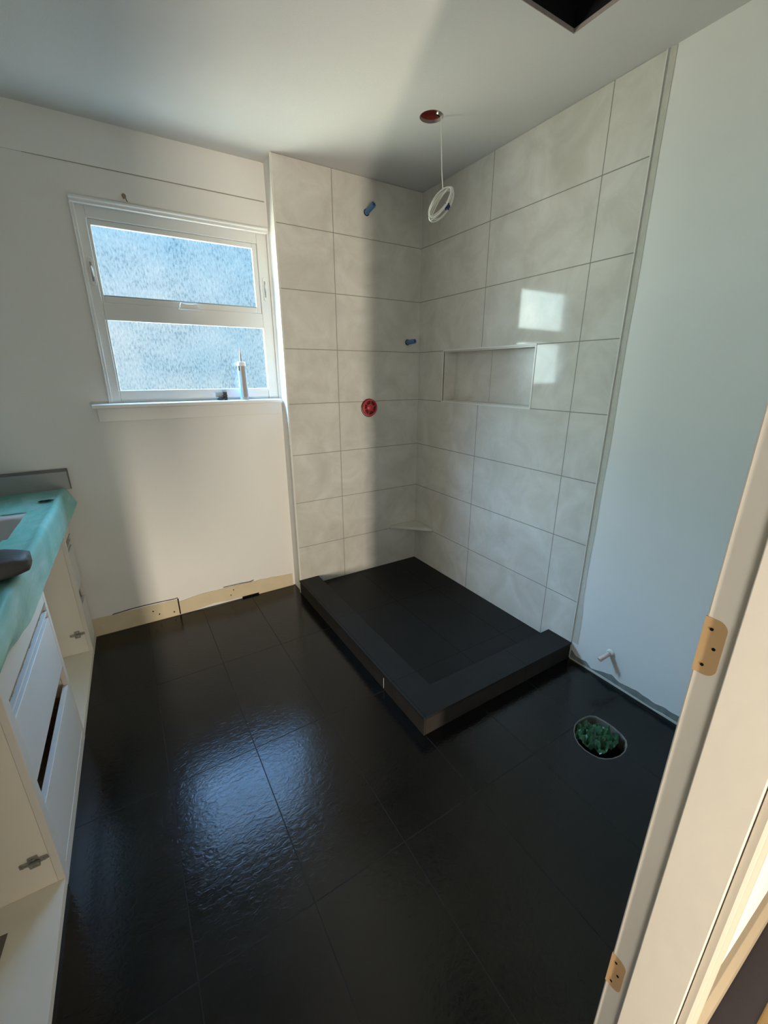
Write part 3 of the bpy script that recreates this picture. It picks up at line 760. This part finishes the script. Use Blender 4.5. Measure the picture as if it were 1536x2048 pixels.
def build_counter():
    # worktop with a basin cut-out
    fx = lambda y: VX + .0224*y + .020
    bm = BM(); prism(bm, [(-2.715, -1.96), (fx(-1.96), -1.96), (fx(YW), YW-.0005), (-2.715, YW-.0005)], 'z', .832, .868)
    c = obj('countertop', bm, 'ctop')
    bm = BM(); box(bm, -2.60, -2.199, -.665, -.300, .7, .95); cut(c, [bm])
    md = c.modifiers.new('bevel', 'BEVEL'); md.width = .003; md.limit_method = 'ANGLE'; md.segments = 2
    tag(c, 'grey vanity countertop under the teal plastic film', 'countertop')
    t = thing('side_splash', 'grey side splash board against the window wall at the end of the counter', 'backsplash', (-2.40, YW-.001, .868))
    bm = BM(); box(bm, -.31, .322, -.020, 0, .002, .094); obj('board', bm, 'splash', t, bevel=.002)
    bm = BM(); box(bm, -.31, .322, -.0205, 0, .0942, .1060); obj('top_edge', bm, 'splash_edge', t, bevel=.002)
    bm = BM(); box(bm, .3222, .326, -.0195, 0, .002, .1055); obj('end_edge', bm, 'splash_edge', t, bevel=.001)
    bm = BM()
    prof = [(0, .205), (0, .195)]
    # rectangular basin with sloped sides
    def rr(x0, x1, y0, y1, r, z, n=6):
        P = []
        for cx, cy, a0 in ((x1-r, y1-r, 0), (x0+r, y1-r, PI/2), (x0+r, y0+r, PI), (x1-r, y0+r, 1.5*PI)):
            for i in range(n+1): P.append((cx + r*math.cos(a0 + PI/2*i/n), cy + r*math.sin(a0 + PI/2*i/n), z))
        return P
    loops = [rr(-2.625, -2.185, -.690, -.245, .03, .8685), rr(-2.622, -2.188, -.687, -.248, .03, .8705), rr(-2.59, -2.198, -.662, -.315, .05, .8708), rr(-2.585, -2.203, -.655, -.320, .05, .862), rr(-2.56, -2.24, -.62, -.345, .07, .76), rr(-2.50, -2.30, -.55, -.40, .06, .735)]
    V = [[bm.verts.new(p) for p in L] for L in loops]
    for A, B in zip(V, V[1:]):
        for i in range(len(A)): bm.faces.new((A[i], A[(i+1) % len(A)], B[(i+1) % len(A)], B[i]))
    bm.faces.new(V[-1])
    tag(obj('sink_basin', bm, 'sink', smooth=True), 'grey-white sink basin showing through the cut in the film', 'sink')
build_counter()
def build_film():
    """plastic sheet over the counter: flat on top, hanging over the front edge"""
    bm = BM()
    ny, top_n, drop_n = 150, 40, 16
    ya, yb = -1.96, .112
    grid = []
    for j in range(ny+1):
        y = ya + (yb-ya)*j/ny
        row = []
        xf = VX + .0224*y + .030
        near = max(0.0, min(1.0, (-1.02 - y)/.30))
        far = max(0.0, min(1.0, (y + .02)/.13))
        for i in range(top_n+1):
            f = i/top_n
            x = -2.70 + (xf + .70 - .006 + 2.0)*f*1.0
            x = -2.70 + (xf - .006 + 2.70)*f
            z = .8745 + .0035*(.5 + noise.noise((x*11, y*7, 0))) + .0025*abs(noise.noise((x*28, y*17, 4)))
            if i == top_n: z += .004
            row.append(bm.verts.new((x, y, z)))
        bot = .742 + .0025*noise.noise((y*9, 2, 0)) + .066*near + .055*far
        for i in range(1, drop_n+1):
            f = i/drop_n
            z = .8735 - (.8735-bot)*f
            out = .004*math.sin(min(1, f*5)*PI/2) + .0028*noise.noise((y*10, z*9, 3))*min(1, 2*f) + near*(.012*f + .018*math.sin(f*PI)) + far*.030*f
            row.append(bm.verts.new((xf + out, y, z)))
        grid.append(row)
    hx1 = -2.206
    def inside(x, y):
        x0, x1, y0, y1, r = -2.66, hx1, -.655, -.258, .06
        if not (x0 < x < x1 and y0 < y < y1): return False
        cx, cy = x1-r, y0+r
        if x > cx and y < cy and math.hypot(x-cx, y-cy) > r: return False
        return True
    for j in range(ny):
        for i in range(top_n+drop_n):
            q = (grid[j][i], grid[j+1][i], grid[j+1][i+1], grid[j][i+1])
            m = sum((v.co for v in q), Vector())/4
            if i < top_n and inside(m.x, m.y): continue
            bm.faces.new(q)
    lo = [v for v in bm.verts if not v.link_faces]
    for v in lo: bm.verts.remove(v)
    o = obj('plastic_film', bm, 'film', smooth=True)
    tag(o, 'teal plastic protective film draped over the vanity counter', 'plastic film')
    # dark tear by the far corner
    bm = BM(); n = 14
    bm.faces.new([bm.verts.new((.030*math.cos(2*PI*i/n), .018*math.sin(2*PI*i/n)*(1+.3*math.sin(3*i)), 0)) for i in range(n)])
    h = obj('tap_hole', bm, 'dark', o); h.location = (-2.150, -.128, .8825)
build_film()
def build_pouch():
    bm = BM(); n, m = 34, 30
    ax0 = Vector((-2.52, -1.075, .925)); ax1 = Vector((-2.094, -.985, .910))
    rings = []
    for i in range(n+1):
        f = i/n; c = ax0.lerp(ax1, f)
        k = (1 - .30*max(0, (f-.86)/.14)**2) * (1 - .22*max(0, (f-.5)/.5))
        ring = []
        for q in range(m):
            a = 2*PI*q/m; ca, sa = math.cos(a), math.sin(a)
            e = .72
            cx, sx = math.copysign(abs(ca)**e, ca), math.copysign(abs(sa)**e, sa)
            r = 1 + .11*noise.noise((f*5, ca*1.6, sa*1.6)) + .06*noise.noise((f*14, ca*4, sa*4+5)) - .10*math.exp(-((a-2.9)/.18)**2)
            ring.append(bm.verts.new((c.x, c.y + .080*r*k*cx, max(.8815, c.z + (.046 if sa > 0 else .034)*r*k*sx))))
        rings.append(ring)
    for A, B in zip(rings, rings[1:]):
        for q in range(m): bm.faces.new((A[q], A[(q+1) % m], B[(q+1) % m], B[q]))
    for ring, cx in ((rings[0], -2.521), (rings[-1], -2.086)):
        cen = sum((v.co for v in ring), Vector())/m
        v = bm.verts.new((cx, cen.y, cen.z))
        for q in range(m): bm.faces.new((ring[q], ring[(q+1) % m], v))
    o = obj('tool_pouch', bm, 'pouch', smooth=True)
    tag(o, 'dark grey leather tool pouch lying on the teal film', 'pouch')
build_pouch()

# ------------------------------------------------------------------ things on the window stool
def build_caulk():
    t = thing('caulk_tube', 'grey and blue caulk tube standing upright on the window stool', 'caulk tube', (-1.165, YW-.018, 1.2812))
    bm = BM(); lathe(bm, [(0, 0), (.0235, 0), (.0240, .003), (.0240, .016), (.0225, .016)], (0, 0, 0), seg=32); b = obj('base_ring', bm, 'grey_pl', t, smooth=False)
    r = .0228
    def sector(name, mat, a0, a1, z0, z1, rr=r, n=14):
        bm = BM(); A = []; B = []
        for i in range(n+1):
            a = a0 + (a1-a0)*i/n
            A.append(bm.verts.new((rr*math.cos(a), rr*math.sin(a), z0))); B.append(bm.verts.new((rr*math.cos(a), rr*math.sin(a), z1)))
        for i in range(n): bm.faces.new((A[i], A[i+1], B[i+1], B[i]))
        return obj(name, bm, mat, t, smooth=True)
    # the side turned to the room is -y (angle -90 deg)
    sector('label_panel', 'tube_label', R(-112), R(-42), .015, .186)
    sector('label_stripe', 'tube_white', R(-128), R(-112), .015, .186, r)
    sector('label_band', 'tube_blue', R(-260), R(-128), .015, .160)
    sector('label_band', 'tube_blue', R(-42), R(100), .015, .165)
    sector('black_band', 'black_pl', R(-260), R(-128), .160, .186)
    sector('black_band', 'black_pl', R(-42), R(100), .165, .186)
    bm = BM(); lathe(bm, [(.0222, .186), (.0235, .186), (.0235, .206), (.020, .209), (0, .209)], (0, 0, 0), seg=32); obj('shoulder', bm, 'tube_white', t)
    bm = BM(); lathe(bm, [(.0075, .209), (.0068, .225), (.0018, .286), (0, .286)], (0, 0, 0), seg=16); obj('nozzle', bm, 'tube_nozzle', t, smooth=True)
build_caulk()
def build_fitting():
    t = thing('window_fitting', 'small black plastic window fitting lying on the window stool', 'fitting', (-1.285, YW-.020, 1.2812))
    bm = BM(); tube(bm, [(-.038, 0, .008), (-.026, 0, .010), (-.020, 0, .011), (-.004, 0, .011)], [.003, .009, .010, .010], 14); tube(bm, [(.002, .004, .012), (.022, .004, .012)], .0115, 14); tube(bm, [(-.006, 0, .011), (.003, .002, .011)], .006, 10)
    obj('body', bm, 'black_pl', t)
    bm = BM(); box(bm, .004, .022, -.004, .010, .020, .046); box(bm, -.002, .024, -.005, .011, .022, .028); box(bm, .000, .022, -.005, .011, .040, .046)
    obj('bracket', bm, 'black_pl', t, bevel=.001)
    bm = BM(); box(bm, -.038, .004, .010, .013, .018, .040); obj('grey_plate', bm, 'grey_pl', t)
build_fitting()
def build_nail():
    bm = BM(); tube(bm, [(0, 0, .002), (0, -.022, .004)], .0035, 10); tube(bm, [(0, -.021, .004), (.002, -.026, .005)], .009, 14); tube(bm, [(.004, -.022, .002), (.012, -.018, -.016)], .0025, 8)
    o = obj('wall_hook', bm, 'nail'); o.location = (-1.620, YW-.0005, 2.200)
    tag(o, 'rusty hook screwed into the board above the window', 'hook')
build_nail()
# mat in the hallway
bm = BM(); box(bm, -1.25, -.2, -2.95, -2.447, -.0015, .006)
tag(obj('floor_mat', bm, 'tan', bevel=.003), 'tan floor mat in the hallway outside the bathroom door', 'mat')
